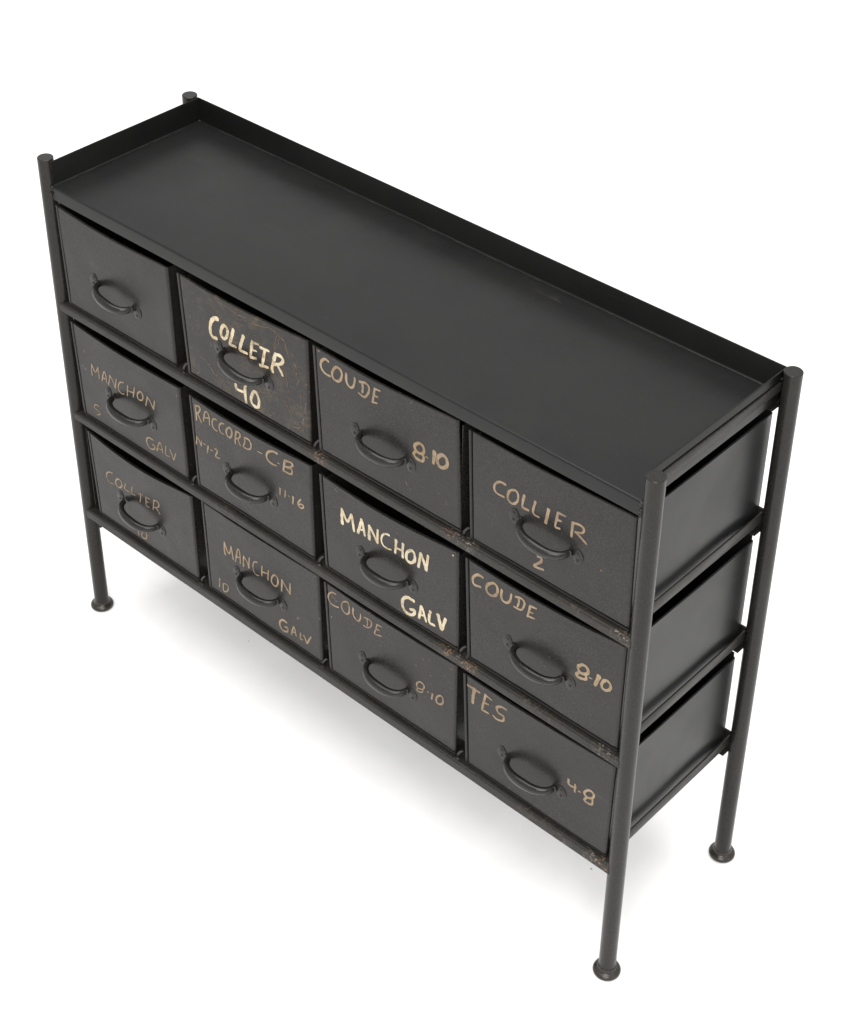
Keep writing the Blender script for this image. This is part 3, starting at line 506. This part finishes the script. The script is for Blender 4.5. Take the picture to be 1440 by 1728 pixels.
def ribbon(bm, pts, width, yfun, sd, taper=True):
    """one brush stroke: a thin skin of paint with uneven edges and round ends; pts in mm"""
    path = smooth_path([(p[0], p[1], 0) for p in pts], 0.9)
    n = len(path)
    L_, R_ = [], []
    closed = len(pts) > 4 and (Vector(pts[0]) - Vector(pts[-1])).length < 0.05
    for i, p in enumerate(path):
        tg = (path[min(i + 1, n - 1)] - path[max(i - 1, 0)])
        if tg.length < 1e-6: tg = Vector((1, 0, 0))
        tg.normalize(); nr = Vector((-tg.y, tg.x, 0))
        u = i / max(1, n - 1)
        wv = width * 0.5 * (1 + 0.28 * mnoise.noise(Vector((p.x * 0.16, p.y * 0.16, sd))) + 0.16 * mnoise.noise(Vector((p.x * 0.9, p.y * 0.9, sd + 3))))
        if taper and not closed: wv *= 1.04 - 0.22 * u
        L_.append(p + nr * wv); R_.append(p - nr * wv)
    def V(p):
        x, z = p.x / 1000, p.y / 1000
        return bm.verts.new((x, yfun(x, z), z))
    lv = [V(p) for p in L_]; rv = [V(p) for p in R_]
    for i in range(n - 1):
        bm.faces.new((lv[i], lv[i + 1], rv[i + 1], rv[i]))
    if not closed:
        for idx, sgn in ((0, -1), (n - 1, 1)):
            tg = (path[1] - path[0]) if idx == 0 else (path[-1] - path[-2])
            tg.normalize()
            c = path[idx]; r = (L_[idx] - R_[idx]).length / 2; nr = (L_[idx] - R_[idx]).normalized()
            arc = []
            for k in range(1, 5):
                a = math.pi * k / 5
                arc.append(V(c + nr * (r * math.cos(a)) + tg * (sgn * r * 0.75 * math.sin(a))))
            ring = [lv[idx]] + arc + [rv[idx]]
            bm.faces.new(ring if idx else ring[::-1])

for key, d in DATA.items():
    r, c = int(key[0]), int(key[1])
    cx, cz = d['c']; sd = r * 4 + c + 1.37
    if key in ('01', '02', '03', '23'): d['q'][1][1] -= 1.8
    q = [(mm(a), mm(b)) for a, b in d['q']]
    f = quad_map(q, mm(d['sag'] * 0.88), sd)
    wid = (q[3][0] - q[2][0]); hei = q[0][1] - q[2][1]
    # --- box of the drawer: backing plate, rims, sides, bottom, back; open at the top
    bm = bmesh.new()
    NU, NV = 16, 8
    def sheet(fn, y0, y1):
        A = [[bm.verts.new((fn(i / NU, j / NV).x, y0, fn(i / NU, j / NV).y)) for i in range(NU + 1)] for j in range(NV + 1)]
        B = [[bm.verts.new((fn(i / NU, j / NV).x, y1, fn(i / NU, j / NV).y)) for i in range(NU + 1)] for j in range(NV + 1)]
        for j in range(NV):
            for i in range(NU):
                bm.faces.new((A[j][i], A[j][i + 1], A[j + 1][i + 1], A[j + 1][i]))
                bm.faces.new((B[j][i], B[j + 1][i], B[j + 1][i + 1], B[j][i + 1]))
        for i in range(NU):
            bm.faces.new((A[0][i], B[0][i], B[0][i + 1], A[0][i + 1])); bm.faces.new((A[NV][i], A[NV][i + 1], B[NV][i + 1], B[NV][i]))
        for j in range(NV):
            bm.faces.new((A[j][0], A[j + 1][0], B[j + 1][0], B[j][0])); bm.faces.new((A[j][NU], B[j][NU], B[j + 1][NU], B[j + 1][NU]) if False else (A[j][NU], B[j][NU], B[j + 1][NU], A[j + 1][NU]))
    sheet(lambda u, v: f(0.0035 + u * 0.993, 0.004 + v * 0.988), 0.0034, 0.0050)
    def strip(u0, u1, v0, v1, n, y0=0.0, y1=0.0034):
        """rounded rim bar following the front's outline between (u0,v0)-(u1,v1)"""
        rows = []
        horiz = (u1 - u0) > (v1 - v0)
        for i in range(n + 1):
            t = i / n
            if horiz: a, b = f(u0 + (u1 - u0) * t, v0), f(u0 + (u1 - u0) * t, v1)
            else: a, b = f(u0, v0 + (v1 - v0) * t), f(u1, v0 + (v1 - v0) * t)
            e = (b - a) * 0.22
            rows.append([bm.verts.new((p.x, y, p.y)) for p, y in ((a, y1), (a, y0 + 0.001), (a + e, y0), (b - e, y0), (b, y0 + 0.001), (b, y1))])
        for A, B in zip(rows, rows[1:]):
            for i in range(6):
                j = (i + 1) % 6; bm.faces.new((A[i], A[j], B[j], B[i]))
        bm.faces.new(rows[0]); bm.faces.new(rows[-1][::-1])
    RU, RV = 0.0050 / wid, 0.0042 / hei
    strip(0, RU, 0, 1, 10); strip(RU * 1.02, 1, 0, RV, 10)
    xl, xr = q[2][0] + 0.006, q[3][0] - 0.004
    if c == 3: xr = W - 0.0205 - cx
    if c == 0: xl = 0.0205 - cx
    zb, zt = q[2][1] + 0.0005, min(q[0][1], q[1][1]) - 0.0025
    yb = 0.3185 - (0.004 * r)
    yb_l = yb - YF
    t = 0.0015
    if c == 3:       # the outer side seen from the right: sheet with a hem along the top and a bent rear edge
        zts = 0.9225 - 0.0040 - cz if r == 0 else q[1][1] - 0.0085
        rows = []
        ys = [0.0051] + [0.0051 + (yb_l - 0.006 - 0.0051) * i / 20 for i in range(1, 21)]
        ends = [(yb_l - 0.0025, 0.0006), (yb_l - 0.0008, 0.0022), (yb_l, 0.0050)]
        seq = [(y, 0.0) for y in ys] + ends
        for y, ins in seq:
            bow = 0.0012 * mnoise.noise(Vector((y * 9, sd, 2)))
            rows.append([bm.verts.new((xr - ins - e + (bow if 0 < k_ < 5 else bow * .5), y, z)) for k_, (e, z) in enumerate(((0, zb), (0, zb + hei * .25), (0, zb + hei * .5), (0, zb + hei * .75), (0.0, zts - 0.004), (0.0, zts), (0.0016, zts + 0.0006), (0.0030, zts), (0.0030, zts - 0.006), (0.0022, zb)))])
        for A, B in zip(rows, rows[1:]):
            for i in range(len(A)):
                j = (i + 1) % len(A); bm.faces.new((A[i], A[j], B[j], B[i]))
        bm.faces.new(rows[0][::-1]); bm.faces.new(rows[-1])
    else:
        box(bm, xr - t, xr, 0.0052, yb_l, zb, zt)
    box(bm, xl, xl + t, 0.0036 if c == 0 else 0.0052, yb_l, zb, q[0][1] - 0.0008 if c == 0 else zt)
    box(bm, xl + t + 0.0002, xr - 0.0035, 0.0052, yb_l - 0.002, zb + 0.0004, zb + 0.0018)
    box(bm, xl + t + 0.0002, xr - (0.0033 if c == 3 else 0.0055), yb_l - 0.0032, yb_l - 0.0016, zb + 0.0004, (zts + 0.010 if c == 3 else zt - 0.001))
    bmesh.ops.recalc_face_normals(bm, faces=bm.faces)
    dr = link('drawer', bm, M_SHEET if c == 3 else M_FACE, root, (cx, YF, cz), 32)
    dr['label'] = LABEL[key]
    # --- inset front panel, very slightly dented
    bm = bmesh.new()
    GU, GV = 0.0078 / wid, 0.0072 / hei
    u0, u1, v0, v1 = GU, 1.0, GV, 1.0
    PU, PV = 36, 24
    def ft(u, v):
        p = f(u, v); return p
    A = []; B = []
    eds = [0.0] + [0.0012 / wid] + [i / PU for i in range(1, PU)] + [1 - 0.0042 / wid, 1 - 0.0030 / wid, 1 - 0.0018 / wid, 1 - 0.0007 / wid] + [1.0]
    evs = [0.0] + [0.0012 / hei] + [j / PV for j in range(1, PV)] + [1 - 0.0010 / hei] + [1.0]
    nU, nV = len(eds), len(evs)
    for j, ev in enumerate(evs):
        ra, rb = [], []
        for i, eu in enumerate(eds):
            p = ft(u0 + (u1 - u0) * eu, v0 + (v1 - v0) * ev)
            edge = (i in (0, nU - 1)) or (j in (0, nV - 1))
            fold = {nU - 1: 0.0030, nU - 2: 0.0016, nU - 3: 0.0007, nU - 4: 0.0002}.get(i, 0.0)
            y = -0.0004 + max(fold, 0.0011 if edge else 0.0) + surf_y(p.x, p.y, sd)
            ra.append(bm.verts.new((p.x, y, p.y))); rb.append((p.x, p.y))
        A.append(ra); B.append(rb)
    for j in range(nV - 1):
        for i in range(nU - 1): bm.faces.new((A[j][i], A[j][i + 1], A[j + 1][i + 1], A[j + 1][i]))
    per = [(0, i) for i in range(nU)] + [(j, nU - 1) for j in range(1, nV)] + [(nV - 1, i) for i in range(nU - 2, -1, -1)] + [(j, 0) for j in range(nV - 2, 0, -1)]
    bk = [bm.verts.new((B[j][i][0], 0.0034, B[j][i][1])) for j, i in per]
    for k in range(len(per)):
        k2 = (k + 1) % len(per)
        a, b = A[per[k][0]][per[k][1]], A[per[k2][0]][per[k2][1]]
        bm.faces.new((b, a, bk[k], bk[k2]))
    bmesh.ops.recalc_face_normals(bm, faces=bm.faces)
    # recalc may flip an open shell: face the panel forward
    bm.normal_update()
    if sum(fc.normal.y for fc in bm.faces) > 0: bmesh.ops.reverse_faces(bm, faces=bm.faces)
    link('front_panel', bm, M_FACE_WORN if key == '01' else M_FACE, dr, (0, 0, 0), 40)
    yp = lambda x, z, sd=sd: -0.0004 + surf_y(x, z, sd) - 0.00032
    # --- handle and its two plates
    (hx0, hz0), (hx1, hz1) = [(mm(a), mm(b)) for a, b in d['h']]
    hc = Vector(((hx0 + hx1) / 2, 0, (hz0 + hz1) / 2)); ang = math.atan2(hz1 - hz0, hx1 - hx0); half = math.hypot(hx1 - hx0, hz1 - hz0) / 2
    if first_handle: h = handle0; h.parent = dr
    else: h = copy_obj(handle0, dr)
    h.location = Vector((hc.x, -0.0008, hc.z)) * S; h.rotation_euler = (random.uniform(-.06, .06), -ang, random.uniform(-.03, .03))
    h.scale = (half / 0.0555, random.uniform(0.95, 1.06), 1)
    for s, (px, pz) in ((-1, (hx0, hz0)), (1, (hx1, hz1))):
        if first_handle: pl = plate0; pl.parent = dr; first_handle = False
        else: pl = copy_obj(plate0, dr)
        ox = -0.0035 * s
        pl.location = Vector((px + ox * math.cos(ang), yp(px, pz) + 0.0003, pz + ox * math.sin(ang))) * S
        pl.rotation_euler = (0, (-ang + (0 if s > 0 else math.pi)) + random.uniform(-.12, .12), 0)
    # --- painted lettering
    if 's' in d:
        cuts = [0] + WORDS[key] + [len(d['s'])]
        for c0, c1 in zip(cuts, cuts[1:]):          # every word or number is a part of its own
            bm = bmesh.new()
            rim = lambda z: 1000 * (q[2][0] + (q[0][0] - q[2][0]) * (z / 1000 - q[2][1]) / hei) + 8.4     # keep clear of the rim
            shift = max(0.0, max(rim(z) + d['s'][i][0] * 0.5 - x for i in range(c0, c1) for x, z in d['s'][i][1]))
            for i in range(c0, c1):
                wd, pts = d['s'][i]
                pts = [(x + shift, z) for x, z in pts]
                o_ = 0.00004 * (i % 5)
                ribbon(bm, pts, wd * (1.26 if PAINT[key] is P_CREAM else 1.28), lambda x, z: yp(x, z) - o_, sd * 3 + i)
            bm.normal_update()
            link('lettering', bm, PAINT[key], dr, (0, 0, 0))
    if 'cr' in d:
        bm = bmesh.new()
        for i, pts in enumerate(d['cr']):
            jit = []
            for a, b in zip(pts, pts[1:]):
                for k in range(4):
                    t = k / 4; jit.append((a[0] + (b[0] - a[0]) * t + random.gauss(0, .9), a[1] + (b[1] - a[1]) * t + random.gauss(0, .9)))
            jit.append(tuple(pts[-1]))
            ribbon(bm, jit, random.uniform(0.6, 1.3), lambda x, z: yp(x, z) + 0.00006, i)
        link('paint_crack', bm, P_CRACK, dr)['kind'] = 'stuff'
    if key == '12':
        bm = bmesh.new(); g = bmesh.ops.create_icosphere(bm, subdivisions=2, radius=0.0016)
        for v in g['verts']: v.co.y *= 0.3
        link('paint_fleck', bm, P_CREAM, dr, (0.9200 - cx, yp(0.92 - cx, 0.0909), 0.6739 - cz))
